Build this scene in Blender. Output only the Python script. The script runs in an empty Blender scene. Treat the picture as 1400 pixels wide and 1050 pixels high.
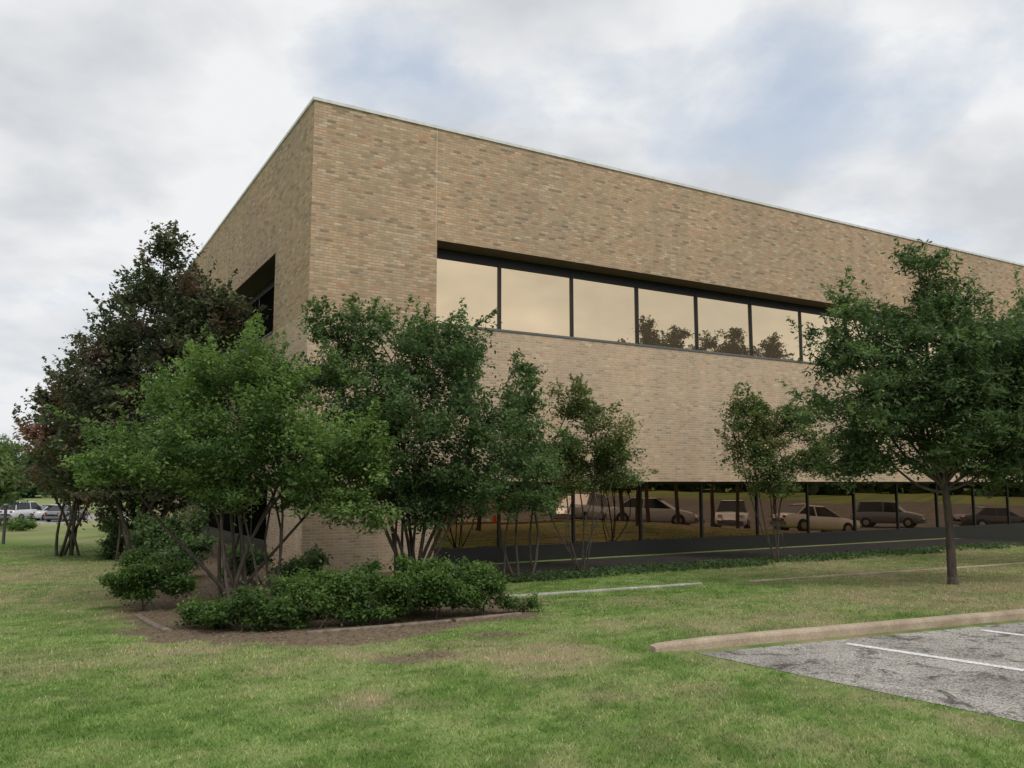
import bpy, math, random
import numpy as np
from mathutils import Vector, Matrix
R = np.random.default_rng(7)
random.seed(7)
scene = bpy.context.scene
COL = scene.collection

# ------------------------------------------------------------------ layout
C = np.array([-4.02, 16.0]); DR = np.array([0.865, 0.5015]); NI = np.array([-0.5015, 0.865])
DL = NI
def sm(a, b, v):
    t = np.clip((np.asarray(v, float) - a) / (b - a), 0, 1); return t * t * (3 - 2 * t)
def qd(x, y): return -((x - C[0]) * NI[0] + (y - C[1]) * NI[1])
def H(x, y):
    x = np.asarray(x, float); y = np.asarray(y, float)
    h = -0.18 * (1 - sm(4, 9, qd(x, y)))
    h = h - 1.4 * np.clip((x - 14) / 20, 0, 1)
    h = h - 1.7 * sm(26, 60, y) * (1 - sm(-22, -12, x))
    return h
def Hf(x, y): return float(H(x, y))
TAB = np.random.default_rng(99).random((256, 256))
def vnoise(x, y):
    xi = np.floor(x).astype(int); yi = np.floor(y).astype(int); fx = x - xi; fy = y - yi
    fx = fx * fx * (3 - 2 * fx); fy = fy * fy * (3 - 2 * fy)
    a = TAB[xi % 256, yi % 256]; b = TAB[(xi + 1) % 256, yi % 256]; c = TAB[xi % 256, (yi + 1) % 256]; d = TAB[(xi + 1) % 256, (yi + 1) % 256]
    return (a * (1 - fx) + b * fx) * (1 - fy) + (c * (1 - fx) + d * fx) * fy
def fbm(x, y, s, o=4):
    x = np.asarray(x, float); y = np.asarray(y, float); r = np.zeros(x.shape); a = .5; t = 0
    for i in range(o):
        r += a * vnoise(x * s + 17.3 * i, y * s - 9.1 * i); t += a; a *= .55; s *= 2.1
    return r / t

# ------------------------------------------------------------------ helpers
def link(o, parent=None):
    COL.objects.link(o)
    if parent is not None: o.parent = parent
    return o
def empty(name, loc, label, cat, group=None):
    e = bpy.data.objects.new(name, None); e.location = loc; e.empty_display_size = 0.3
    e["label"] = label; e["category"] = cat
    if group: e["group"] = group
    return link(e)
def pymesh(name, V, F, mat, parent=None, smooth=False, loc=None):
    me = bpy.data.meshes.new(name); me.from_pydata([tuple(map(float, v)) for v in V], [], F); me.update()
    if mat is not None: me.materials.append(mat)
    if smooth:
        me.polygons.foreach_set('use_smooth', [True] * len(me.polygons))
    o = bpy.data.objects.new(name, me)
    if loc is not None: o.location = loc
    return link(o, parent)
def soup(name, V, n, mat, tone=None, parent=None, loc=None):
    """V (k*n,3): k separate n-gons"""
    N = len(V); k = N // n
    me = bpy.data.meshes.new(name)
    me.vertices.add(N); me.vertices.foreach_set('co', np.ascontiguousarray(V, dtype=np.float32).ravel())
    me.loops.add(N); me.loops.foreach_set('vertex_index', np.arange(N, dtype=np.int32))
    me.polygons.add(k); me.polygons.foreach_set('loop_start', (np.arange(k) * n).astype(np.int32))
    me.update(calc_edges=True)
    if tone is not None:
        a = me.color_attributes.new('tone', 'FLOAT_COLOR', 'POINT')
        a.data.foreach_set('color', np.ascontiguousarray(tone, dtype=np.float32).ravel())
    me.materials.append(mat)
    o = bpy.data.objects.new(name, me)
    if loc is not None: o.location = loc
    return link(o, parent)
def box(V, F, a, b):
    i = len(V)
    for x in (a[0], b[0]):
        for y in (a[1], b[1]):
            for z in (a[2], b[2]): V.append((x, y, z))
    F += [(i, i+1, i+3, i+2), (i+4, i+6, i+7, i+5), (i, i+4, i+5, i+1), (i+2, i+3, i+7, i+6), (i, i+2, i+6, i+4), (i+1, i+5, i+7, i+3)]

# ------------------------------------------------------------------ materials
def newmat(name):
    m = bpy.data.materials.new(name); m.use_nodes = True
    nt = m.node_tree; nt.nodes.clear()
    out = nt.nodes.new('ShaderNodeOutputMaterial'); p = nt.nodes.new('ShaderNodeBsdfPrincipled')
    nt.links.new(p.outputs[0], out.inputs[0])
    return m, nt, p, out
def ramp(nt, fac, stops):
    r = nt.nodes.new('ShaderNodeValToRGB'); e = r.color_ramp.elements
    while len(e) < len(stops): e.new(0.5)
    for i, (p, c) in enumerate(stops):
        e[i].position = p; e[i].color = (c[0], c[1], c[2], 1) if hasattr(c, '__len__') else (c, c, c, 1)
    nt.links.new(fac, r.inputs[0]); return r.outputs[0]
def noise(nt, co, scale, detail=5, rough=0.55, dist=0.0):
    n = nt.nodes.new('ShaderNodeTexNoise'); n.inputs['Scale'].default_value = scale
    n.inputs['Detail'].default_value = detail; n.inputs['Roughness'].default_value = rough
    n.inputs['Distortion'].default_value = dist
    if co is not None: nt.links.new(co, n.inputs['Vector'])
    return n.outputs['Fac']
def mix(nt, fac, a, b, mode='MIX'):
    m = nt.nodes.new('ShaderNodeMix'); m.data_type = 'RGBA'; m.blend_type = mode
    for idx, v in ((0, fac), (6, a), (7, b)):
        s = m.inputs[idx]
        if isinstance(v, bpy.types.NodeSocket): nt.links.new(v, s)
        elif hasattr(v, '__len__'): s.default_value = (v[0], v[1], v[2], 1)
        elif idx == 0: s.default_value = v
        else: s.default_value = (v, v, v, 1)
    return m.outputs[2]
def mth(nt, op, a, b=None, clamp=False):
    m = nt.nodes.new('ShaderNodeMath'); m.operation = op; m.use_clamp = clamp
    for i, v in enumerate((a, b)):
        if v is None: continue
        if isinstance(v, bpy.types.NodeSocket): nt.links.new(v, m.inputs[i])
        else: m.inputs[i].default_value = v
    return m.outputs[0]
def bump(nt, p, h, strength, dist):
    b = nt.nodes.new('ShaderNodeBump'); b.inputs['Strength'].default_value = strength; b.inputs['Distance'].default_value = dist
    nt.links.new(h, b.inputs['Height']); nt.links.new(b.outputs[0], p.inputs['Normal'])
def objco(nt): return nt.nodes.new('ShaderNodeTexCoord').outputs['Object']

def simple(name, c, rough=0.6, metal=0.0, vary=0.15, scale=6, spec=0.5):
    m, nt, p, o = newmat(name); co = objco(nt)
    n = noise(nt, co, scale, 4)
    col = ramp(nt, n, [(0.3, [v * (1 - vary) for v in c]), (0.7, [min(1, v * (1 + vary)) for v in c])])
    nt.links.new(col, p.inputs['Base Color']); p.inputs['Roughness'].default_value = rough; p.inputs['Metallic'].default_value = metal
    p.inputs['Specular IOR Level'].default_value = spec
    return m

def brick_mat():
    m, nt, p, o = newmat('tan_brick')
    uv = nt.nodes.new('ShaderNodeUVMap'); uv.uv_map = 'UVMap'; co = uv.outputs[0]
    b = nt.nodes.new('ShaderNodeTexBrick'); nt.links.new(co, b.inputs['Vector'])
    b.offset = 0.5; b.inputs['Scale'].default_value = 1.0; b.inputs['Brick Width'].default_value = 0.185
    b.inputs['Row Height'].default_value = 0.0595; b.inputs['Mortar Size'].default_value = 0.0075; b.inputs['Mortar Smooth'].default_value = 0.3
    b.inputs['Bias'].default_value = 0.0
    b.inputs['Color1'].default_value = (0, 0, 0, 1); b.inputs['Color2'].default_value = (1, 1, 1, 1); b.inputs['Mortar'].default_value = (.5, .5, .5, 1)
    tint = ramp(nt, b.outputs['Color'], [(0.0, (0.275, 0.21, 0.15)), (0.08, (0.38, 0.28, 0.185)), (0.25, (0.455, 0.335, 0.215)),
                 (0.5, (0.51, 0.38, 0.25)), (0.70, (0.55, 0.40, 0.262)), (0.80, (0.51, 0.305, 0.195)), (0.92, (0.62, 0.495, 0.35)), (1.0, (0.40, 0.325, 0.24))])
    sep = nt.nodes.new('ShaderNodeSeparateXYZ'); nt.links.new(co, sep.inputs[0])
    zf = mth(nt, 'LESS_THAN', sep.outputs[1], 4.97)
    pale = mix(nt, 0.28, tint, (0.74, 0.58, 0.43))
    col = mix(nt, zf, tint, pale)
    big = noise(nt, co, 0.45, 4, 0.6, 0.4)
    col = mix(nt, 1.0, col, ramp(nt, big, [(0.3, (0.88, 0.90, 0.91)), (0.7, (1.11, 1.04, 0.98))]), 'MULTIPLY')
    mid = noise(nt, co, 7.0, 3, 0.7)
    col = mix(nt, 1.0, col, ramp(nt, mid, [(0.3, 0.87), (0.7, 1.11)]), 'MULTIPLY')
    mp = nt.nodes.new('ShaderNodeMapping'); mp.inputs['Scale'].default_value = (2.2, 0.12, 1); nt.links.new(co, mp.inputs[0])
    st = noise(nt, mp.outputs[0], 1.0, 4, 0.6)
    col = mix(nt, 1.0, col, ramp(nt, st, [(0.35, 0.91), (0.6, 1.04)]), 'MULTIPLY')
    mort = mix(nt, zf, (0.37, 0.30, 0.215), (0.58, 0.49, 0.38))
    col = mix(nt, b.outputs['Fac'], col, mort)
    nt.links.new(col, p.inputs['Base Color']); p.inputs['Roughness'].default_value = 0.9
    p.inputs['Specular IOR Level'].default_value = 0.2
    inv = mth(nt, 'SUBTRACT', 1.0, b.outputs['Fac'])
    bump(nt, p, inv, 0.7, 0.007)
    return m
BRICK = brick_mat()

def mirror(name, c, rough, metal=1.0, diff=None):
    m, nt, p, o = newmat(name); co = objco(nt)
    n = noise(nt, co, 0.7, 2)
    nt.links.new(ramp(nt, n, [(0.3, [v * 0.95 for v in c]), (0.7, c)]), p.inputs['Base Color'])
    p.inputs['Metallic'].default_value = metal; p.inputs['Roughness'].default_value = rough
    bump(nt, p, noise(nt, co, 0.5, 1), 0.05, 0.04)
    if diff is not None:   # diffuse colour painted in to even out the pane's reflections
        d = nt.nodes.new('ShaderNodeBsdfDiffuse'); d.inputs[0].default_value = (*diff[1], 1)
        ms = nt.nodes.new('ShaderNodeMixShader'); ms.inputs[0].default_value = diff[0]
        nt.links.new(p.outputs[0], ms.inputs[1]); nt.links.new(d.outputs[0], ms.inputs[2]); nt.links.new(ms.outputs[0], o.inputs[0])
    return m
GLASS_U = mirror('bronze_mirror_glass', (0.87, 0.69, 0.455), 0.008, 1.0, (.12, (.62, .47, .31)))
GLASS_L = mirror('dark_bronze_glass', (0.37, 0.26, 0.18), 0.010, 1.0, (.12, (.04, .030, .022)))
GLASS_S = simple('shaded_black_glass', (0.010, 0.009, 0.008), .8, spec=0.0)  # side panes: shade painted in as flat black, reflections left out
BLACK = simple('black_anodised_frame', (0.012, 0.011, 0.010), 0.4)
SOFF = simple('brown_soffit', (0.13, 0.095, 0.06), 0.9)
WHITE = simple('white_metal_coping', (0.66, 0.66, 0.64), 0.5)
SILL = simple('grey_metal_sill', (0.13, 0.13, 0.13), 0.5)
JOINT = simple('sealant', (0.60, 0.48, 0.34), 0.8)
ROOF = simple('roof_gravel', (0.3, 0.29, 0.27), 0.9)
def concrete():
    m, nt, p, o = newmat('kerb_concrete'); co = objco(nt)
    a = noise(nt, co, 2.5, 6, 0.65); b = noise(nt, co, 60, 3, 0.6)
    c = ramp(nt, a, [(0.3, (0.30, 0.225, 0.155)), (0.55, (0.46, 0.365, 0.27)), (0.75, (0.55, 0.46, 0.36))])
    c = mix(nt, 1.0, c, ramp(nt, b, [(0.3, 0.75), (0.7, 1.15)]), 'MULTIPLY')
    nt.links.new(c, p.inputs['Base Color']); p.inputs['Roughness'].default_value = 0.95; bump(nt, p, b, 0.4, 0.004); return m
CONC = concrete()
def asphalt(name, k, wear):
    m, nt, p, o = newmat(name); co = objco(nt)
    a = noise(nt, co, 0.8, 5, 0.7, 0.6)
    fine = noise(nt, co, 55, 4, 0.85)
    base = ramp(nt, a, [(0.36, [v * k for v in (0.29, 0.27, 0.24)]), (0.50, [v * k for v in (0.42, 0.395, 0.355)]), (0.66, [v * k for v in (0.52, 0.49, 0.445)])])
    st = ramp(nt, fine, [(0.41, 0.22), (0.48, 0.85), (0.60, 1.35)])
    base = mix(nt, 1.0, base, st, 'MULTIPLY')
    pat = ramp(nt, noise(nt, co, 2.6, 9, 0.85, 0.8), [(0.42, 0.25), (0.485, 1.0)])
    base = mix(nt, wear, base, pat, 'MULTIPLY')
    nt.links.new(base, p.inputs['Base Color']); p.inputs['Roughness'].default_value = 0.95; p.inputs['Specular IOR Level'].default_value = .1
    bump(nt, p, fine, 0.8, 0.01); return m
ASPH = asphalt('worn_pale_asphalt', 1.0, .85)
ASPH2 = asphalt('darker_asphalt', .50, .5)
def linepaint():
    m, nt, p, o = newmat('worn_white_paint'); co = objco(nt)
    a = noise(nt, co, 40, 5, 0.8)
    nt.links.new(ramp(nt, a, [(0.42, (0.35, 0.33, 0.30)), (0.47, (0.80, 0.79, 0.76))]), p.inputs['Base Color'])
    p.inputs['Roughness'].default_value = 0.8; return m
PAINT = linepaint()
def barkmat():
    m, nt, p, o = newmat('bark'); co = objco(nt)
    mp = nt.nodes.new('ShaderNodeMapping'); mp.inputs['Scale'].default_value = (1, 1, 0.25); nt.links.new(co, mp.inputs[0])
    a = noise(nt, mp.outputs[0], 18, 4, 0.7)
    nt.links.new(ramp(nt, a, [(0.3, (0.04, 0.031, 0.024)), (0.6, (0.10, 0.080, 0.062)), (0.8, (0.17, 0.145, 0.118))]), p.inputs['Base Color'])
    p.inputs['Roughness'].default_value = 0.95; bump(nt, p, a, 0.8, 0.02); return m
BARK = barkmat()
def leafmat(name, dark, light, accent=None, trans=0.38):
    m, nt, p, o = newmat(name)
    at = nt.nodes.new('ShaderNodeAttribute'); at.attribute_name = 'tone'
    s = nt.nodes.new('ShaderNodeSeparateColor'); nt.links.new(at.outputs['Color'], s.inputs[0])
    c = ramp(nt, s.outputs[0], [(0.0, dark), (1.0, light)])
    if accent is not None: c = mix(nt, s.outputs[1], c, accent)
    nt.links.new(c, p.inputs['Base Color']); p.inputs['Roughness'].default_value = 0.5; p.inputs['Specular IOR Level'].default_value = 0.25
    t = nt.nodes.new('ShaderNodeBsdfTranslucent'); nt.links.new(mix(nt, 1.0, c, (1.35, 1.45, 0.8), 'MULTIPLY'), t.inputs[0])
    ms = nt.nodes.new('ShaderNodeMixShader'); ms.inputs[0].default_value = trans
    nt.links.new(p.outputs[0], ms.inputs[1]); nt.links.new(t.outputs[0], ms.inputs[2]); nt.links.new(ms.outputs[0], o.inputs[0])
    return m
LF_BRIGHT = leafmat('leaf_bright_green', (0.055, 0.110, 0.036), (0.240, 0.345, 0.110))
LF_DEEP = leafmat('leaf_deep_green', (0.044, 0.082, 0.038), (0.165, 0.245, 0.098))
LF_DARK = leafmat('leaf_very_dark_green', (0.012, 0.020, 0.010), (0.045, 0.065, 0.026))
LF_OLIVE = leafmat('leaf_olive', (0.065, 0.102, 0.040), (0.22, 0.29, 0.115), (0.25, 0.19, 0.09))
LF_PURPLE = leafmat('leaf_dark_bronze', (0.045, 0.064, 0.042), (0.145, 0.170, 0.098), (0.18, 0.11, 0.095))
LF_RED = leafmat('leaf_reddish', (0.045, 0.062, 0.038), (0.15, 0.17, 0.09), (0.36, 0.19, 0.17))
LF_HEDGE = leafmat('leaf_hedge', (0.038, 0.078, 0.022), (0.155, 0.25, 0.065))

def lawn_cols(nt, s, n3):
    g = ramp(nt, s.outputs[2], [(0.25, (0.155, 0.265, 0.060)), (0.5, (0.225, 0.350, 0.090)), (0.75, (0.330, 0.430, 0.145))])
    straw = (0.50, 0.415, 0.25) if n3 is None else mix(nt, n3, (0.37, 0.295, 0.16), (0.57, 0.48, 0.31))
    return mix(nt, s.outputs[1], g, straw)
def groundmat():
    m, nt, p, o = newmat('lawn_and_soil'); co = objco(nt)
    at = nt.nodes.new('ShaderNodeAttribute'); at.attribute_name = 'tone'
    s = nt.nodes.new('ShaderNodeSeparateColor'); nt.links.new(at.outputs['Color'], s.inputs[0])
    n3 = noise(nt, co, 22, 4, 0.7)
    g = lawn_cols(nt, s, n3)
    g = mix(nt, 1.0, g, (0.72, 0.70, 0.72), 'MULTIPLY')
    dirt = mix(nt, ramp(nt, n3, [(0.35, 0.0), (0.65, 1.0)]), (0.105, 0.078, 0.052), (0.28, 0.215, 0.15))
    mm = mth(nt, 'ADD', s.outputs[0], mth(nt, 'MULTIPLY', mth(nt, 'SUBTRACT', n3, 0.5), 0.8))
    c = mix(nt, ramp(nt, mm, [(0.35, 0.0), (0.65, 1.0)]), g, dirt)
    nt.links.new(c, p.inputs['Base Color']); p.inputs['Roughness'].default_value = 1.0; p.inputs['Specular IOR Level'].default_value = 0.1
    bump(nt, p, n3, 1.0, 0.03); return m
def blademat():
    m, nt, p, o = newmat('grass_blades')
    at = nt.nodes.new('ShaderNodeAttribute'); at.attribute_name = 'tone'
    s = nt.nodes.new('ShaderNodeSeparateColor'); nt.links.new(at.outputs['Color'], s.inputs[0])
    c = lawn_cols(nt, s, None)
    c = mix(nt, 1.0, c, ramp(nt, s.outputs[0], [(0, (0.5, 0.56, 0.45)), (0.5, (1, 1, 1)), (0.86, (1.35, 1.32, 1.3)), (1.0, (2.0, 1.75, 2.2))]), 'MULTIPLY')
    nt.links.new(c, p.inputs['Base Color']); p.inputs['Roughness'].default_value = 0.7; p.inputs['Specular IOR Level'].default_value = 0.2
    t = nt.nodes.new('ShaderNodeBsdfTranslucent'); nt.links.new(c, t.inputs[0])
    ms = nt.nodes.new('ShaderNodeMixShader'); ms.inputs[0].default_value = 0.35
    nt.links.new(p.outputs[0], ms.inputs[1]); nt.links.new(t.outputs[0], ms.inputs[2]); nt.links.new(ms.outputs[0], o.inputs[0])
    return m

# ------------------------------------------------------------------ ground
BED = np.array([(-6.1, 13.6), (-5.6, 12.2), (-4.95, 10.6), (-3.95, 9.25), (-3.0, 8.55), (-2.1, 8.6), (-1.3, 9.05), (-0.4, 9.8), (0.45, 10.8), (0.3, 12.6),
                (-.1, 13.8), (-.5, 17.6), (-4, 16.6), (-10, 27), (-12.0, 27), (-9.2, 20)])
LOT = np.array([(1.75, 8.0), (14, 13.17), (34, 21.6), (120, 57.9), (120, -60), (34, -35.4), (14, -8.3)])
def sdist(P, x, y):
    x = np.asarray(x, float); y = np.asarray(y, float)
    d = np.full(x.shape, 1e9); ins = np.zeros(x.shape, bool)
    for i in range(len(P)):
        a = P[i]; b = P[(i + 1) % len(P)]; e = b - a
        t = np.clip(((x - a[0]) * e[0] + (y - a[1]) * e[1]) / (e @ e), 0, 1)
        d = np.minimum(d, np.hypot(x - a[0] - t * e[0], y - a[1] - t * e[1]))
        c = ((a[1] > y) != (b[1] > y))
        with np.errstate(divide='ignore', invalid='ignore'):
            xi = (b[0] - a[0]) * (y - a[1]) / (b[1] - a[1] + 1e-12) + a[0]
        ins ^= (c & (x < xi))
    return np.where(ins, -d, d)
def mulch(x, y):
    w = 1.3 * (fbm(x, y, 1.6, 4) - .5) + .5 * (fbm(x, y, 7, 3) - .5)
    m = 1 - sm(-0.5, 0.5, sdist(BED, x, y) + w)
    for (cx, cy, r) in ((-1.0, 7.75, 0.30), (-0.75, 7.95, 0.3), (-0.15, 9.1, 0.35)):
        m = np.maximum(m, 0.75 * np.exp(-(((x - cx) / 1.4) ** 2 + (y - cy) ** 2) / r ** 2))
    return m
def dry(x, y):
    d = np.zeros(np.shape(x))
    for (cx, cy, r, s) in ((0.15, 8.0, 0.7, .85), (-1.0, 6.3, 0.28, .9), (0.9, 9.6, .9, .5), (3.2, 9.6, 1.3, .6), (5.5, 11.5, 1.6, .65), (8.5, 13, 2, .7), (2.5, 12.2, 1.2, .5),
                           (-7.0, 13.5, 2.4, .6), (-9, 16, 3, .8), (-8, 12, 1.5, .4), (-3.5, 8.2, 1.2, .5), (-1.8, 8.2, .9, .5), (2.2, 5.2, .5, .3), (-2.4, 5.2, .4, .25), (1.2, 6.6, .5, .35)):
        d = np.maximum(d, s * np.exp(-(((x - cx) / 1.3) ** 2 + (y - cy) ** 2) / r ** 2))
    e = sdist(LOT, x, y); d = np.maximum(d, 0.5 * np.exp(-np.abs(e - 0.25) / 0.35))
    d = np.maximum(d, 0.40 * sm(13, 30, y)); q = qd(x, y); d = np.maximum(d, .55 * sm(1.2, 3, q) * (1 - sm(10, 14, q)) * sm(3, 7, x))
    n1 = fbm(x, y, .6, 4); n2 = fbm(x, y, 3.6, 4); n4 = fbm(x, y, 13, 3)
    return np.clip(d * 1.0 + (n2 - .5) * 1.1 * (.5 + d) + (n1 - .57) * .9 + (n4 - .5) * .7, 0, 1)
def gt(x, y): return np.clip(.5 + 1.0 * (fbm(x, y, 2.9, 4) - .5) + .6 * (fbm(x + 50, y, .5, 3) - .5) + 1.1 * (fbm(x, y + 30, 15, 3) - .5), 0, 1)
xs = np.concatenate([[-1500, -700, -350, -180, -120, -90, -70, -55, -45, -38, -33, -29, -26, -24, -22, -20, -18, -16.5, -15.2], np.arange(-14, 14.01, 0.125),
                     [14.6, 15.5, 17, 19, 22, 26, 30, 34, 40, 50, 70, 100, 120, 200, 400, 800, 1500]])
ys = np.concatenate([[-1500, -700, -300, -150, -80, -60, -40, -25, -15, -8, -4, -1, 1, 2.2], np.arange(3, 22.01, 0.125), [22.6, 23.5, 25, 26, 27.5, 29.5, 32, 35, 38, 42, 46, 50, 55, 60, 70, 90, 120, 200, 400, 800, 1500]])
X, Y = np.meshgrid(xs, ys); Z = H(X, Y)
V = np.stack([X, Y, Z], -1).reshape(-1, 3); nx = len(xs)
F = [(j * nx + i, j * nx + i + 1, (j + 1) * nx + i + 1, (j + 1) * nx + i) for j in range(len(ys) - 1) for i in range(nx - 1)]
g = pymesh('ground', V, F, groundmat(), smooth=True)
tn = np.zeros((len(V), 4)); tn[:, 0] = mulch(V[:, 0], V[:, 1]); tn[:, 1] = dry(V[:, 0], V[:, 1]); tn[:, 2] = gt(V[:, 0], V[:, 1]); tn[:, 3] = 1
a = g.data.color_attributes.new('tone', 'FLOAT_COLOR', 'POINT'); a.data.foreach_set('color', tn.astype(np.float32).ravel())
g["kind"] = "structure"

# grass blades
n = 360000
u = R.random(n); yy = 3.2 * (24 / 3.2) ** (u ** 1.0); xx = (R.random(n) * 2 - 1) * (yy * 0.72 + 0.8)
PATHQ = qd(xx, yy)
keep = (mulch(xx, yy) < 0.15 + 0.65 * R.random(n)) & (sdist(LOT, xx, yy) > 0.02) & ~((PATHQ < 1.85) & (xx > -3)) & (sdist(np.array([C + DR * 0, C + DR * 38, C + DR * 38 + DL * 18, C + DL * 18]), xx, yy) > 0.1)
KL = np.array([(1.35, 8.06), (1.9, 8.1), (20, 15.7), (20, 16.0), (1.9, 8.45), (1.35, 8.26)])
kd = sdist(KL, xx, yy); keep &= kd > 0.02
dd = dry(xx, yy); keep &= R.random(n) > .45 * dd
xx = xx[keep]; yy = yy[keep]; dd = dd[keep]; n = len(xx)
th = R.random(n) * 2 * np.pi; hgt = (0.012 + 0.020 * R.random(n)) * (.6 + .8 * fbm(xx, yy, 2.0, 3)); w = 0.0022 + 0.00040 * yy
zz = H(xx, yy); lean = (R.random((n, 2)) - .5) * 0.05
bx = np.cos(th) * w; by = np.sin(th) * w
V = np.empty((n, 3, 3)); V[:, 0] = np.stack([xx - bx, yy - by, zz - .004], -1); V[:, 1] = np.stack([xx + bx, yy + by, zz - .004], -1); V[:, 2] = np.stack([xx + lean[:, 0], yy + lean[:, 1], zz + hgt], -1)
tn = np.zeros((n, 3, 4)); tn[..., 0] = R.random(n)[:, None]; tn[..., 1] = dd[:, None]; tn[..., 2] = gt(xx, yy)[:, None]; tn[..., 3] = 1
o = soup('grass', V.reshape(-1, 3), 3, blademat(), tn.reshape(-1, 4)); o["kind"] = "stuff"; o["label"] = "mown green lawn grass with dry tan patches"; o["category"] = "grass"

# mulch litter / dead leaves
n = 12000
xx = R.random(n) * 8 - 7; yy = 7.8 + R.random(n) * 6.7; k = mulch(xx, yy) > 0.45 * R.random(n) + .2; xx = xx[k]; yy = yy[k]; n = len(xx)
c = np.stack([xx, yy, H(xx, yy) + 0.008 + 0.012 * R.random(n)], -1); a1 = R.normal(size=(n, 3)); a1[:, 2] *= .3; a1 /= np.linalg.norm(a1, axis=1)[:, None]
b1 = np.cross(a1, np.array([0, 0, 1.]) + R.normal(size=(n, 3)) * .3); L = (0.008 + 0.016 * R.random(n))[:, None]
V = np.stack([c - a1 * L, c + b1 * L * .45, c + a1 * L, c - b1 * L * .45], 1)
tn = np.zeros((n, 4, 4)); tn[..., 0] = R.random(n)[:, None]; tn[..., 3] = 1
o = soup('leaf_litter', V.reshape(-1, 3), 4, leafmat('dead_leaf', (0.08, 0.056, 0.036), (0.30, 0.23, 0.15)), tn.reshape(-1, 4)); o["kind"] = "stuff"; o["label"] = "dry brown leaf litter scattered over bare soil"; o["category"] = "leaf litter"

# parking lot
P = [(1.75, 8.0), (14, 13.17), (14, -8.3), (34, 21.6), (34, -35.4), (120, 57.9), (120, -60)]
o = pymesh('parking_lot', [(x, y, -1.4 * min(1, max(0, (x - 14) / 20)) + .004) for x, y in P], [(0, 2, 1), (1, 2, 4, 3), (3, 4, 6, 5)], ASPH); o["kind"] = "structure"
o.data.materials.append(ASPH2); o.data.polygons[1].material_index = 1; o.data.polygons[2].material_index = 1
# markings
def stripe(p0, p1, w):
    p0 = np.array(p0); p1 = np.array(p1); d = (p1 - p0) / np.linalg.norm(p1 - p0); s = np.array([-d[1], d[0]]) * w / 2
    o = pymesh('road_marking', [(*(p0 - s), .008), (*(p1 - s), .008), (*(p1 + s), .008), (*(p0 + s), .008)], [(0, 1, 2, 3)], PAINT); o["kind"] = "structure"
stripe((3.33, 8.47), (6.6, 4.75), .10); stripe((5.10, 9.22), (8.6, 5.2), .10); stripe((7.1, 10.0), (10.4, 6.2), .10); stripe((9.1, 10.8), (12.4, 7.0), .10)

def sweep(name, path, w, hs, mat, embed=.1, kind='structure'):
    V = []; F = []
    path = [np.array(p, float) for p in path]
    for i, p in enumerate(path):
        a = path[max(0, i - 1)]; b = path[min(len(path) - 1, i + 1)]; d = (b - a) / np.linalg.norm(b - a); s = np.array([-d[1], d[0]])
        h = hs[i] if hasattr(hs, '__len__') else hs; z = Hf(*p)
        r = min(.03, h * .4)
        for (ss, zz) in ((-w / 2, -embed), (-w / 2, h - r), (-w / 2 + r * .3, h - r * .3), (-w / 2 + r, h), (w / 2 - r, h), (w / 2 - r * .3, h - r * .3), (w / 2, h - r), (w / 2, -embed)):
            V.append((*(p + s * ss), z + zz))
    for i in range(len(path) - 1):
        for j in range(7): F.append((i * 8 + j, i * 8 + j + 1, i * 8 + 8 + j + 1, i * 8 + 8 + j))
    F.append(tuple(range(8))[::-1]); F.append(tuple(range((len(path) - 1) * 8, len(path) * 8)))
    o = pymesh(name, V, F, mat)
    if kind: o["kind"] = kind
    return o
kp = [(1.34, 8.13), (1.40, 8.15), (1.62, 8.21), (1.9, 8.30)]
kh = [.045, .062, .082, .095]
d = np.array([12.15, 5.12]); d /= np.linalg.norm(d)
for t in (.5, 1.5, 3, 5, 8, 12, 12.95, 20, 34): kp.append((1.9 + d[0] * t, 8.30 + d[1] * t)); kh.append(.10)
sweep('kerb', kp, .14, kh, CONC)
sweep('bed_edging', [(-0.1, 13.15), (1.0, 13.65), (2.2, 14.2), (3.3, 14.75)], .10, .03, simple('grey_concrete_edge', (0.38, 0.36, 0.32), .9, vary=.35))
sweep('bed_edging', [(4.2, 14.95), (6, 15.75), (8, 16.6), (11, 17.95), (16, 20.4)], .08, .03, CONC)
TIMB = simple('weathered_timber', (0.20, 0.155, 0.115), .9, vary=.4, scale=12)
for pp in ([(-5.0, 11.3), (-4.5, 10.6), (-4.05, 10.0)], [(-2.3, 9.5), (-1.6, 9.82), (-0.75, 10.28)], [(-0.7, 10.31), (0.1, 10.85)]):
    o = sweep('timber_edging', pp, .08, .035, TIMB)

# dark walk along glass
PW_ = 1.8
V = []; F = []
for i, t in enumerate(np.linspace(2.0, 37, 30)):
    for q in (0.02, PW_):
        p = C + DR * t - NI * q; V.append((*p, Hf(*p) + .03))
    p = C + DR * t - NI * PW_; V.append((*p, Hf(*p) - .1))
for i in range(29):
    F.append((i * 3, i * 3 + 1, i * 3 + 4, i * 3 + 3)); F.append((i * 3 + 1, i * 3 + 2, i * 3 + 5, i * 3 + 4))
F.append((0, 1, 2))
o = pymesh('path', V, F, simple('dark_paving', (0.040, 0.037, 0.034), .95, vary=.35, spec=.08)); o["kind"] = "structure"

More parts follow.
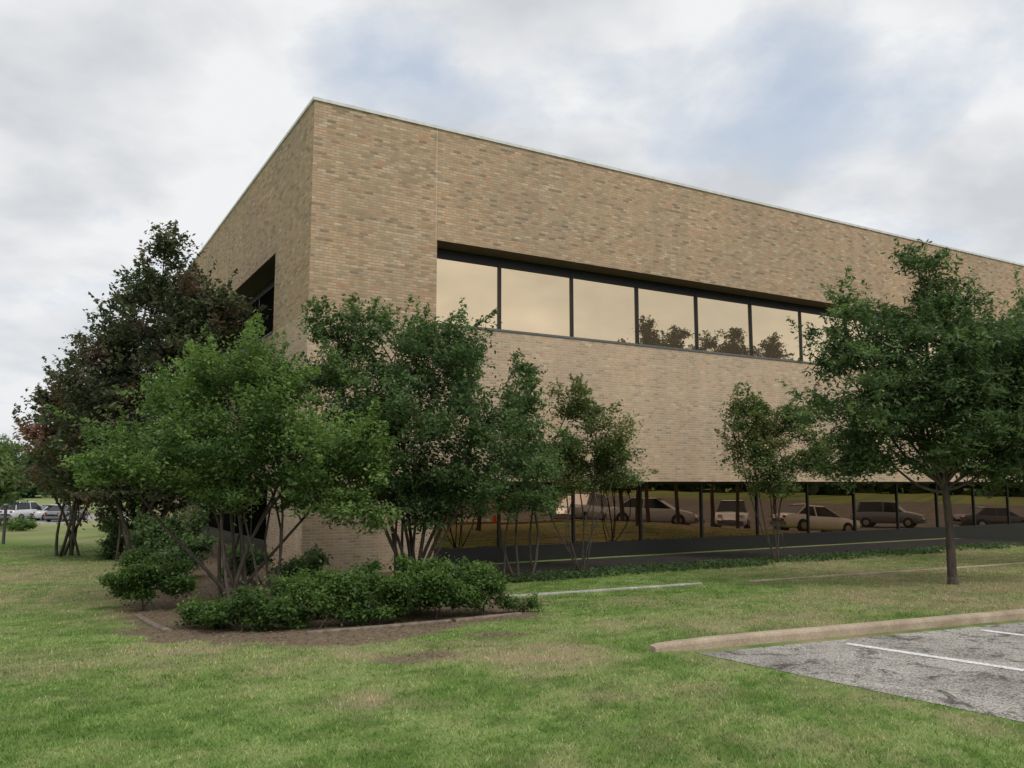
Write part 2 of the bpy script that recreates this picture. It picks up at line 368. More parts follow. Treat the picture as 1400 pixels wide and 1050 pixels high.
# ------------------------------------------------------------------ building
bld = empty('office_building', (C[0], C[1], -0.18), "two-storey tan brick office building with bronze mirrored window bands", "building")
BZ = -0.18
def W(side, t, w, z):   # t along facade, w inward depth
    if side == 0: p = DR * t + NI * w
    else: p = DL * t + DR * w
    return (p[0], p[1], z - BZ)
LF, LS = 38.0, 18.0
ZT, Z1, Z0, ZS = 9.33, 6.82, 4.95, 1.62
OP = 2.77; RC = .6
V = []; F = []; UV = []
def wq(side, pts, uvs):
    i = len(V)
    for p in pts: V.append(W(side, *p))
    F.append(tuple(range(i, i + len(pts)))); UV.extend(uvs)
SV = []; SF = []
def sq(side, pts):
    i = len(SV)
    for p in pts: SV.append(W(side, *p))
    SF.append(tuple(range(i, i + len(pts))))
for side, L, npan in ((0, LF, 16), (1, LS, 6)):
    E = 2.62 + 2.03 * npan; off = 0 if side == 0 else 50.03
    def fr(t0, t1, z0, z1):
        wq(side, [(t0, 0, z0), (t1, 0, z0), (t1, 0, z1), (t0, 0, z1)], [(off + (t if side == 0 else -t), z) for t, z in ((t0, z0), (t1, z0), (t1, z1), (t0, z1))])
    fr(0, OP, -.8, ZT); fr(OP, E, Z1, ZT); fr(OP, E, ZS, Z0); fr(E, L, -1.5, ZT)
    for (z0, z1) in ((Z0, Z1), (-.8, ZS)):
        wq(side, [(OP, 0, z0), (OP, RC + .1, z0), (OP, RC + .1, z1), (OP, 0, z1)], [(100, z0), (100.7, z0), (100.7, z1), (100, z1)])
        wq(side, [(E, 0, z0), (E, RC + .1, z0), (E, RC + .1, z1), (E, 0, z1)], [(100, z0), (100.7, z0), (100.7, z1), (100, z1)])
    sq(side, [(OP, 0, Z1), (E, 0, Z1), (E, RC + .1, Z1), (OP, RC + .1, Z1)])
    sq(side, [(OP, 0, ZS), (E, 0, ZS), (E, RC + .1, ZS), (OP, RC + .1, ZS)])
    wq(side, [(OP, 0, Z0), (E, 0, Z0), (E, RC + .1, Z0), (OP, RC + .1, Z0)], [(OP, 0), (E, 0), (E, .7), (OP, .7)])
wq(0, [(LF, 0, -2), (LF, LS, -2), (LF, LS, ZT), (LF, 0, ZT)], [(0, -2), (LS, -2), (LS, ZT), (0, ZT)])
wq(0, [(0, LS, -2), (LF, LS, -2), (LF, LS, ZT), (0, LS, ZT)], [(0, -2), (LF, -2), (LF, ZT), (0, ZT)])
wall = pymesh('wall', V, F, BRICK, bld)
uvl = wall.data.uv_layers.new(name='UVMap'); uvl.data.foreach_set('uv', np.array(UV, dtype=np.float32).ravel())
pymesh('soffit', SV, SF, SOFF, bld)
pymesh('roof', [W(0, .1, .1, ZT - .3), W(0, LF - .1, .1, ZT - .3), W(0, LF - .1, LS - .1, ZT - .3), W(0, .1, LS - .1, ZT - .3)], [(0, 1, 2, 3)], ROOF, bld)
def fbox(side, name, t0, t1, w0, w1, z0, z1, mat, parent, bundle=None):
    Vv = [W(side, t, w, z) for t in (t0, t1) for w in (w0, w1) for z in (z0, z1)]
    Ff = [(0, 1, 3, 2), (4, 6, 7, 5), (0, 4, 5, 1), (2, 3, 7, 6), (0, 2, 6, 4), (1, 5, 7, 3)]
    if bundle is not None:
        i = len(bundle[0]); bundle[0].extend(Vv); bundle[1].extend([tuple(i + k for k in f) for f in Ff]); return
    return pymesh(name, Vv, Ff, mat, parent)
cop = ([], [])
fbox(0, '', -.03, LF + .03, -.03, .3, ZT, ZT + .065, None, None, cop)
fbox(1, '', .302, LS, -.03, .3, ZT, ZT + .065, None, None, cop)
fbox(0, '', .3, LF, LS - .3, LS + .03, ZT, ZT + .065, None, None, cop)
cp = pymesh('coping', cop[0], cop[1], WHITE, bld)
fbox(0, 'control_joint', OP - .033, OP - .018, -.004, .01, Z1, ZT - .002, JOINT, bld)
for t in (9.75, 18.0, 26.0): fbox(0, 'control_joint', t, t + .014, -.003, .01, ZS + .01, Z0 - .08, JOINT, bld)
for t in (18.0, 30.0): fbox(0, 'control_joint', t, t + .014, -.003, .01, Z1 + .01, ZT - .002, JOINT, bld)
for side, npan in ((0, 16), (1, 6)):
    E = 2.62 + 2.03 * npan
    fbox(side, 'sill', OP + .003, E - .003, -.02, RC - .08, Z0 + .002, Z0 + .05, SILL, bld)
    for i in range(npan):
        t0 = 2.62 + 2.03 * i; t1 = t0 + 2.03
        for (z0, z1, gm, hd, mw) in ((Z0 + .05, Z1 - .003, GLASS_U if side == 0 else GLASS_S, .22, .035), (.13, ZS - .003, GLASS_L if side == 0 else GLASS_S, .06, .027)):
            a0 = max(t0, OP + .002); tc = (a0 + t1) / 2
            j = [random.uniform(-.004, .004) for _ in range(2)]
            win = pymesh('window', [W(side, a0, RC + j[0], z0), W(side, t1, RC - j[0], z0), W(side, t1, RC - j[0] + j[1], z1), W(side, a0, RC + j[0] + j[1], z1)], [(0, 1, 2, 3)], gm, bld)
            b = ([], [])
            if i > 0: fbox(side, '', t0 + .001, t0 + mw, RC - .04, RC + .03, z0, z1, None, None, b)
            fbox(side, '', t1 - mw, t1 - .001, RC - .04, RC + .03, z0, z1, None, None, b)
            fbox(side, '', a0 + mw + .001, t1 - mw - .001, RC - .035, RC + .03, z1 - hd, z1, None, None, b)
            fbox(side, '', a0 + mw + .001, t1 - mw - .001, RC - .035, RC + .03, z0, z0 + .04, None, None, b)
            pymesh('frame', b[0], b[1], BLACK, win)
    fbox(side, 'plinth', OP + .003, E, RC - .09, RC + .08, -1.4, .128, BLACK, bld)

# ------------------------------------------------------------------ vegetation
def tube(V, F, path, radii, sides=7):
    path = np.array(path); i0 = len(V)
    for i, p in enumerate(path):
        d = path[min(len(path) - 1, i + 1)] - path[max(0, i - 1)]; d /= np.linalg.norm(d) + 1e-9
        u = np.cross(d, [0.3, 1, 0.1]); u /= np.linalg.norm(u) + 1e-9; v = np.cross(d, u)
        for k in range(sides):
            a = 2 * math.pi * k / sides; V.append(p + (u * math.cos(a) + v * math.sin(a)) * radii[i])
    for i in range(len(path) - 1):
        for k in range(sides):
            a = i0 + i * sides + k; b = i0 + i * sides + (k + 1) % sides; F.append((a, b, b + sides, a + sides))
    F.append(tuple(range(len(V) - sides, len(V))))
def limb(V, F, p0, p1, r0, r1, rng, bend=.12, segs=6, sides=7, up=0.0):
    p0 = np.array(p0, float); p1 = np.array(p1, float); L = np.linalg.norm(p1 - p0)
    off = rng.normal(size=3) * bend * L; off[2] = abs(off[2]) * up
    off2 = rng.normal(size=3) * bend * .4 * L
    ts = np.linspace(0, 1, segs + 1); path = [p0 + (p1 - p0) * t + off * math.sin(math.pi * t) + off2 * math.sin(2 * math.pi * t) for t in ts]
    tube(V, F, path, [r0 + (r1 - r0) * t ** .8 for t in ts], sides); return path
def leafquads(rng, c, L, asp=.42, upb=.6):
    n = len(c); nn = rng.normal(size=(n, 3)); nn[:, 2] = np.abs(nn[:, 2]) + upb; nn /= np.linalg.norm(nn, axis=1)[:, None]
    a = np.cross(nn, rng.normal(size=(n, 3))); a /= np.linalg.norm(a, axis=1)[:, None] + 1e-9; b = np.cross(nn, a)
    l = (L * (.6 + .8 * rng.random(n)))[:, None]
    return np.stack([c - a * l * .5, c + b * l * asp * .5 + a * l * .05, c + a * l * .5, c - b * l * asp * .5 + a * l * .05], 1).reshape(-1, 3)
def plant(kind, base, lobes, mat, label, cat, seed, leaf=.08, dens=7.0, nper=60, cr=.26, stems=5, r0=.05, shoots=1.0, single=False, trunk_h=1.0,
          accent=0.0, group=None, bark=BARK, asp=.5, spread=.35, stemname='trunk', leafname='crown', contrast=.2, slen=1.0, droop=0.0, limb_k=.6):
    rng = np.random.default_rng(seed); bz = Hf(*base); B = np.array([base[0], base[1], bz])
    e = empty(kind, B, label, cat, group)
    centers = []; radii = []; tones = []; BV = []; BF = []
    shootL = []; stone = []
    jit = .35 if cat == 'shrub' else 1.0
    if single:
        top = B + [rng.normal() * .05, rng.normal() * .05, trunk_h]
        limb(BV, BF, B - [0, 0, .15], top, r0 * 1.15, r0 * .8, rng, .02, 8, 10)
        ff = [(B - [0, 0, .1]), (B + [0, 0, .12])]; tube(BV, BF, ff, [r0 * 1.5, r0 * 1.1], 10)
    for li, (lx, ly, lz, rx, ry, rz) in enumerate(lobes):
        lc = np.array([lx, ly, lz]); rr = np.array([rx, ry, rz])
        if single: st = top - [0, 0, rng.random() * trunk_h * .12]; ra = r0 * limb_k
        else:
            an = 2 * math.pi * (li + rng.random() * .6) / max(1, len(lobes)); st = B + [math.cos(an) * spread * .6 * rng.random(), math.sin(an) * spread * .6 * rng.random(), -.1]; ra = r0
        low = lz - bz < 1.9 and not single
        if not low: limb(BV, BF, st, lc + [0, 0, rz * .3], ra, .012, rng, .07, 8)
        area = 4 * math.pi * ((rx * ry + rx * rz + ry * rz) / 3)
        nb = max(5, int(area * 2.4))
        dd_ = rng.normal(size=(nb, 3)); dd_[:, 2] = dd_[:, 2] * .8 + .22 - droop; dd_ /= np.linalg.norm(dd_, axis=1)[:, None]
        ext = .70 + .42 * rng.random(nb)
        for k in range(nb):
            tip = lc + dd_[k] * rr * ext[k]; root = lc - [0, 0, rz * .35] + rng.normal(size=3) * rr * .12
            if k % 3 == 0: limb(BV, BF, root, tip, .012, .003, rng, .08, 4, 4)
            btone = rng.normal() * .14
            nc = max(2, int(area * dens / nb))
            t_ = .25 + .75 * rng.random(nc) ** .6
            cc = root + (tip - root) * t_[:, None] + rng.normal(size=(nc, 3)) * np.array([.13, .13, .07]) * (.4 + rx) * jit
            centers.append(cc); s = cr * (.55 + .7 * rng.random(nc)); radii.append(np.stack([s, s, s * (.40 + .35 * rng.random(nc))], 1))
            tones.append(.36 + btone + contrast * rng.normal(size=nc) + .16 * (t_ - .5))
            ns = (1 if cat != 'shrub' else 0) + rng.poisson(1.6 * shoots)
            for _ in range(ns):
                dr = dd_[k] * .6 + [0, 0, .65 - droop] + rng.normal(size=3) * .33; dr /= np.linalg.norm(dr)
                if dd_[k][2] < -.1: dr[2] = -.2 + .3 * rng.random()
                ln = slen * (.16 + .45 * rng.random() ** 1.7) * max(.6, min(1.3, rx * 1.3)); m = int((22 + 50 * ln) * min(1.5, (.08 / leaf) ** 1.3))
                tt = rng.random(m); sp = tip + rng.normal(size=3) * .08 * jit
                shootL.append(sp + dr[None] * (tt * ln)[:, None] + rng.normal(size=(m, 3)) * (.055 * (1.25 - tt))[:, None]); stone.append(np.full(m, .52 + btone + .16 * rng.normal()))
    if not single and stems > len(lobes):
        for k in range(stems - len(lobes)):
            lb = lobes[rng.integers(len(lobes))]; an = rng.random() * 6.28
            limb(BV, BF, B + [math.cos(an) * spread, math.sin(an) * spread, -.1], np.array([B[0] + (lb[0] - B[0]) * .5, B[1] + (lb[1] - B[1]) * .5, max(lb[2], bz + 1.6) if cat == 'tree' else lb[2]]) + rng.normal(size=3) * .10 * jit, r0 * (.45 + .4 * rng.random()), .01, rng, .06, 7)
    cc = np.concatenate(centers); rr = np.concatenate(radii); tt = np.concatenate(tones)
    q = rng.normal(size=(len(cc), nper, 3)) * .52
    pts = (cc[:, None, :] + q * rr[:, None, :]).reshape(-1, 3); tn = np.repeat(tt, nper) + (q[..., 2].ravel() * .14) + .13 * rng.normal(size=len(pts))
    if shootL:
        pts = np.concatenate([pts] + shootL); tn = np.concatenate([tn] + [s + .1 * rng.normal(size=len(s)) for s in stone])
    pts[:, 2] = np.maximum(pts[:, 2], bz + .03)
    Vq = leafquads(rng, pts, leaf, asp)
    T = np.zeros((len(pts), 4, 4)); T[..., 0] = np.clip(tn, 0, 1)[:, None]; T[..., 3] = 1
    if accent > 0:
        f = np.sin(pts[:, 0] * 3.1 + seed) * np.sin(pts[:, 2] * 3.7 + 1) * np.sin(pts[:, 1] * 2.9 + 2)
        T[..., 1] = (np.clip(accent * (.25 + 2.2 * f) + .25 * rng.normal(size=len(pts)) * accent, 0, 1))[:, None]
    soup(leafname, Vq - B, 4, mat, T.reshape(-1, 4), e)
    pymesh(stemname, np.array(BV) - B, BF, bark, e, smooth=True)
    return e
def P3(dy, *l):
    return [(x, dy + yo, z, rx, ry, rz) for (x, yo, z, rx, ry, rz) in l]

# front left tree
plant('tree', (-4.05, 12.3), P3(12.3, (-4.05, .1, 3.3, .8, .9, .6), (-5.2, -.2, 2.1, .9, .9, .6), (-5.75, 0, 1.85, .5, .5, .35), (-4.35, -.3, 2.35, 1.1, 1.1, .7),
      (-3.05, -.3, 2.25, 1.0, 1.0, .7), (-2.4, .1, 1.8, .6, .6, .5), (-4.75, .2, 2.85, .7, .8, .5), (-3.45, .3, 2.95, .7, .8, .55), (-3.4, -.3, 1.6, 1.0, .9, .42), (-2.6, -.3, 1.4, .75, .7, .42), (-4.6, -.2, 1.65, .8, .8, .38)),
      LF_BRIGHT, "bright green multi-stemmed tree spreading over the hedge at the building corner", "tree", 11, stems=18, r0=.033, spread=.6, dens=9.0, nper=88, leaf=.066, droop=.05)
# middle dark tree with spires
plant('tree', (-1.65, 13.7), P3(13.7, (-2.75, .1, 4.2, .5, .7, .6), (-2.95, 0, 3.5, .55, .7, .6), (-1.95, .1, 3.9, .6, .8, .55), (-1.15, .1, 3.75, .65, .8, .6), (-1.8, -.2, 3.05, 1.15, 1.1, .85),
      (-.55, 0, 2.75, .7, .9, .75), (-.1, .1, 1.95, .6, .7, .55), (-1.6, -.3, 2.0, 1.2, 1.0, .65), (-2.7, .4, 2.5, .8, .8, .8), (-.8, -.3, 1.4, .8, .8, .42), (-2.4, .2, 1.35, .9, .8, .5), (-1.6, -.1, 1.15, .75, .6, .4)),
      LF_DEEP, "dense dark green multi-stemmed tree with spiky top shoots beside brick pier", "tree", 12, stems=16, r0=.038, spread=.3, shoots=1.5, dens=9.0, nper=84, leaf=.070, slen=1.2)
plant('tree', (.2, 15.4), P3(15.4, (.15, 0, 3.5, .3, .3, .5), (.25, 0, 2.85, .48, .5, .5), (.3, 0, 2.05, .6, .6, .5), (.15, 0, 1.4, .6, .5, .4)), LF_DEEP,
      "slender dark green tree standing against the brick wall", "tree", 13, stems=6, r0=.03, shoots=1.4, dens=12, nper=75, leaf=.075)
plant('tree', (1.4, 16.6), P3(16.6, (1.25, 0, 3.1, .4, .4, .5), (1.7, 0, 2.55, .6, .6, .5), (1.2, .1, 2.3, .52, .5, .52), (1.0, .1, 1.8, .45, .5, .42), (2.1, -.1, 1.95, .48, .5, .42), (1.6, .1, 1.65, .62, .5, .45)), LF_OLIVE,
      "small olive green tree in front of the lower windows", "tree", 14, stems=8, r0=.016, accent=.2, dens=14, nper=62, cr=.24, leaf=.068, shoots=1.6, spread=.12)
plant('tree', (6.0, 18.9), P3(18.9, (5.2, 0, 3.15, .38, .4, .52), (5.9, 0, 2.8, .62, .6, .55), (6.45, .1, 2.95, .42, .4, .5), (6.55, 0, 2.15, .62, .6, .5), (5.45, 0, 2.2, .6, .5, .52), (6.0, 0, 1.65, .78, .5, .48)), LF_OLIVE,
      "small airy olive green tree growing beside the pale brick wall", "tree", 15, stems=8, r0=.016, accent=.2, dens=14, nper=62, cr=.26, leaf=.072, shoots=1.6, spread=.12)
# right tree
plant('tree', (7.12, 13.6), P3(13.6, (6.95, 0, 4.5, .5, .7, .7), (6.85, 0, 5.3, .2, .25, .35), (6.1, -.1, 4.05, .65, .8, .55), (5.65, 0, 4.5, .22, .3, .38), (5.3, 0, 3.6, .5, .6, .5), (5.8, -.2, 2.8, 1.0, .9, .6),
      (7.85, 0, 4.05, .9, 1.0, .6), (7.7, -.2, 3.0, 1.2, 1.2, .7), (6.95, -.4, 3.5, 1.2, 1.1, .8), (8.8, 0, 3.4, 1.0, 1.0, .9), (8.7, -.3, 2.5, 1.0, .9, .6), (6.2, 0, 2.05, .85, .7, .42), (8.3, 0, 2.05, 1.0, .8, .48), (7.2, -.2, 2.3, .95, .8, .45), (5.6, .2, 2.05, .5, .5, .38), (7.0, -.7, 2.8, .9, .6, .6), (7.9, -.5, 3.5, .9, .7, .6)),
      LF_DEEP, "broad green shade tree with slim grey trunk standing on the lawn", "tree", 16, single=True, trunk_h=1.6, r0=.07, leaf=.088, asp=.36, shoots=1.7, dens=10.0, nper=64, contrast=.22, slen=1.15, droop=.15, limb_k=.40)
plant('tree', (12.6, 17.3), P3(17.3, (12.5, 0, 5.1, 1.1, 1.3, .8), (11.6, 0, 4.2, 1.1, 1.2, .9), (13.4, 0, 4.3, 1.4, 1.4, 1.1), (12.2, -.4, 3.0, 1.7, 1.5, .8), (11.6, 0, 4.9, .45, .5, .5)),
      LF_BRIGHT, "green shade tree on the lawn beside the brick facade", "tree", 17, single=True, trunk_h=1.9, r0=.1, leaf=.12, asp=.4, dens=5, cr=.33, nper=45)
# left tall tree
plant('tree', (-8.5, 19.2), P3(19.2, (-8.3, 0, 7.0, .42, .6, .6), (-8.7, 0, 6.1, .75, .9, .6), (-7.55, 0, 5.9, .7, .9, .6), (-8.1, 0, 5.1, 1.3, 1.3, .8), (-9.3, 0, 4.8, .7, .9, .65), (-6.8, -.3, 5.2, .65, .7, .75),
      (-9.7, 0, 3.8, .85, 1.0, .65), (-8.6, 0, 3.7, 1.5, 1.4, .9), (-7.1, -.6, 4.3, .9, .8, .8), (-8.8, 0, 2.6, 1.5, 1.3, .7), (-9.8, .2, 2.7, .85, .9, .6), (-9.4, 0, 1.5, 1.1, 1.0, .6), (-7.9, 0, 1.5, 1.3, 1.0, .6)),
      LF_PURPLE, "tall dark bronze-green tree beside the shaded side of the building", "tree", 18, stems=17, r0=.06, leaf=.105, accent=.42, dens=7.5, nper=60, shoots=1.6, cr=.32, spread=.5, contrast=.24, slen=1.3)
plant('tree', (-10.9, 20.5), P3(20.5, (-11.4, 0, 3.55, .5, .8, .5), (-11.55, 0, 2.7, .55, .8, .5), (-10.8, 0, 3.2, .7, .9, .6), (-11.0, 0, 2.1, .85, 1.0, .5), (-10.3, 0, 3.8, .5, .6, .5), (-10.7, 0, 1.4, .9, .8, .45)),
      LF_RED, "dark green tree with reddish flower clusters at the bed's end", "tree", 21, stems=9, r0=.045, leaf=.105, accent=.8, dens=7.5, nper=58, shoots=1.3, cr=.3)

# hedge shrubs
HG = "clipped shrubs forming a low hedge"
shr = [(-3.15, 9.95, .50, .42), (-2.35, 10.05, .55, .62), (-1.65, 10.35, .55, .72), (-.98, 10.75, .54, .80), (-.42, 11.1, .46, .78), (-3.65, 10.3, .38, .38), (-1.3, 11.3, .6, .84), (-2.2, 11.0, .62, .78), (-2.95, 10.7, .5, .6)]
for i, (x, y, r, h) in enumerate(shr):
    b = Hf(x, y)
    plant('shrub', (x, y), [(x, y, b + h * .5, r * .85, r * .75, h * .48), (x - r * .5, y, b + h * .38, r * .5, r * .5, h * .4), (x + r * .5, y, b + h * .40, r * .5, r * .5, h * .42)], LF_HEDGE,
          "leafy green hedge shrub along the edge of the mulch bed", "shrub", 30 + i, leaf=.048, dens=38, nper=62, cr=.14, stems=6, r0=.012, shoots=.4, group=HG, spread=.15, stemname='stem', leafname='foliage', asp=.55, slen=.28)
b = Hf(-5.1, 12.0)
plant('shrub', (-5.1, 11.9), [(-5.1, 11.9, b + .44, .48, .48, .38), (-5.34, 11.8, b + .36, .28, .3, .3), (-4.86, 11.9, b + .36, .28, .3, .3)], LF_HEDGE,
      "rounded green bush at the outer corner of the bed", "shrub", 44, leaf=.048, dens=75, nper=62, cr=.13, stems=6, r0=.012, shoots=.05, spread=.15, stemname='stem', leafname='foliage', asp=.55, slen=.15)
plant('shrub', (.12, 11.15), [(.12, 11.15, Hf(.12, 11.15) + .13, .24, .22, .12)], LF_HEDGE, "small low green shrub beside the hedge", "shrub", 45, leaf=.045, dens=20, nper=50, cr=.1, stems=4, r0=.01, shoots=.6, spread=.1, stemname='stem', leafname='foliage', asp=.5, slen=.3)
for i, (x, y, r, h) in enumerate(((-6.0, 15.6, .6, .8), (-6.6, 16.8, .8, 1.15), (-7.6, 18.2, .8, 1.2), (-3.6, 14.6, .5, .6), (-4.6, 14.9, .5, .7), (-8.9, 19.8, .9, 1.2))):
    b = Hf(x, y)
    plant('shrub', (x, y), [(x, y, b + h * .55, r, r * .8, h * .5), (x - r * .5, y, b + h * .35, r * .6, r * .5, h * .4)], LF_DEEP, "shaded dark green shrub growing beneath the trees", "shrub", 120 + i, leaf=.08, dens=14, nper=55, cr=.2,
          stems=6, r0=.015, shoots=.5, slen=.5, group="shrubs growing beneath the trees", spread=.2, stemname='stem', leafname='foliage')

# ground cover strip by the windows
n = 12000
t = 3.0 + R.random(n) ** 1.2 * 20; q = 1.85 + 1.1 * R.random(n)
kk = (fbm(t, q, 1.1, 3) + .35 * R.random(n) - .018 * np.maximum(t - 9, 0) - .10 * (q - 2.1)) > .48
t = t[kk]; q = q[kk]
gx = C[0] + DR[0] * t - NI[0] * q; gy = C[1] + DR[1] * t - NI[1] * q
pts = np.stack([gx, gy, H(gx, gy) + .01 + .06 * R.random(len(t))], -1)
Vq = leafquads(R, pts, .075, .6); T = np.zeros((len(pts), 4, 4)); T[..., 0] = (R.random(len(pts)) * .45)[:, None]; T[..., 3] = 1
o = soup('ground_cover', Vq, 4, LF_DEEP, T.reshape(-1, 4)); o["kind"] = "stuff"; o["label"] = "low dark green ground cover along the window wall"; o["category"] = "ground cover"

# trees across the lot (seen mirrored in the windows)
def refl(px_ratio, perp):
    t = -4.55 + px_ratio * (15.86 + .6 + perp); return C + DR * t - NI * (perp - .6)
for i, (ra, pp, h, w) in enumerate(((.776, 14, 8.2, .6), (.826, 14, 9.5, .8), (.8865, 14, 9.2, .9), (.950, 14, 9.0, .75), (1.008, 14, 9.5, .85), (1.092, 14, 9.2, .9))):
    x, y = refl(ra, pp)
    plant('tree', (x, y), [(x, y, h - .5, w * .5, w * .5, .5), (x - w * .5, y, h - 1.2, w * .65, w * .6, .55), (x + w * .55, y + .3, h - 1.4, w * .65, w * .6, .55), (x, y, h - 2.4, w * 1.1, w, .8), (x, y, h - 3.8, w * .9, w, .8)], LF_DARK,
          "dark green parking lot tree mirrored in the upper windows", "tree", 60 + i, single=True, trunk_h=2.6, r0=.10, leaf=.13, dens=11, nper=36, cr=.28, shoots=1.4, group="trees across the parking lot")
# far left trees
for i, (x, y, h, w, m) in enumerate(((-26.3, 40, 4.6, 1.9, LF_OLIVE), (-40, 62, 6.2, 3.2, LF_DEEP), (-52, 95, 8.0, 4.5, LF_DEEP), (-63, 100, 9.0, 5, LF_OLIVE), (-40, 105, 8, 4.5, LF_DEEP), (-30.5, 47, 4.0, 1.6, LF_DEEP))):
    b = Hf(x, y)
    plant('tree', (x, y), [(x, y, b + h * .75, w * .7, w * .7, h * .25), (x - w * .5, y, b + h * .5, w * .6, w * .6, h * .22), (x + w * .5, y, b + h * .5, w * .6, w * .6, h * .22)], m,
          "distant round green tree beyond the lawn", "tree", 80 + i, single=True, trunk_h=h * .3, r0=.12, leaf=.26, dens=2.6, nper=30, cr=.5, shoots=.5, group="distant trees beyond the far parking lot")
for i, (x, y) in enumerate(((-35.5, 60), (-38, 60.5), (-33.5, 57))):
    b = Hf(x, y)
    plant('shrub', (x, y), [(x, y, b + .5, .8, .7, .45), (x + .6, y, b + .4, .6, .5, .35)], LF_HEDGE, "small rounded shrub near the distant parked cars", "shrub", 95 + i, leaf=.15, dens=4, nper=40, cr=.25, shoots=.4, stems=4, r0=.02, stemname='stem', leafname='foliage', group="distant rounded shrubs")
# far wood ring
n = 26000
an = R.random(n) * 2 * np.pi; rad = 210 + 25 * R.random(n); hh = 9.5 + 2.0 * np.sin(an * 23) + 1.5 * np.sin(an * 61 + 1) + 1.0 * np.sin(an * 140)
zz = R.random(n) ** .8 * hh
pts = np.stack([np.cos(an) * rad, np.sin(an) * rad, zz - 1.9], -1); k = ~((pts[:, 0] > -10) & (pts[:, 1] > 100)); pts = pts[k]
Vq = leafquads(R, pts, 4.0, .8, .1); T = np.zeros((len(pts), 4, 4)); T[..., 0] = (np.clip(.3 + .2 * R.normal(size=len(pts)) + .3 * np.sin(pts[:, 0] * .3), 0, 1))[:, None]; T[..., 3] = 1
o = soup('distant_wood', Vq, 4, LF_DEEP, T.reshape(-1, 4)); o["kind"] = "stuff"; o["label"] = "distant belt of dark green woodland on the horizon"; o["category"] = "woodland"

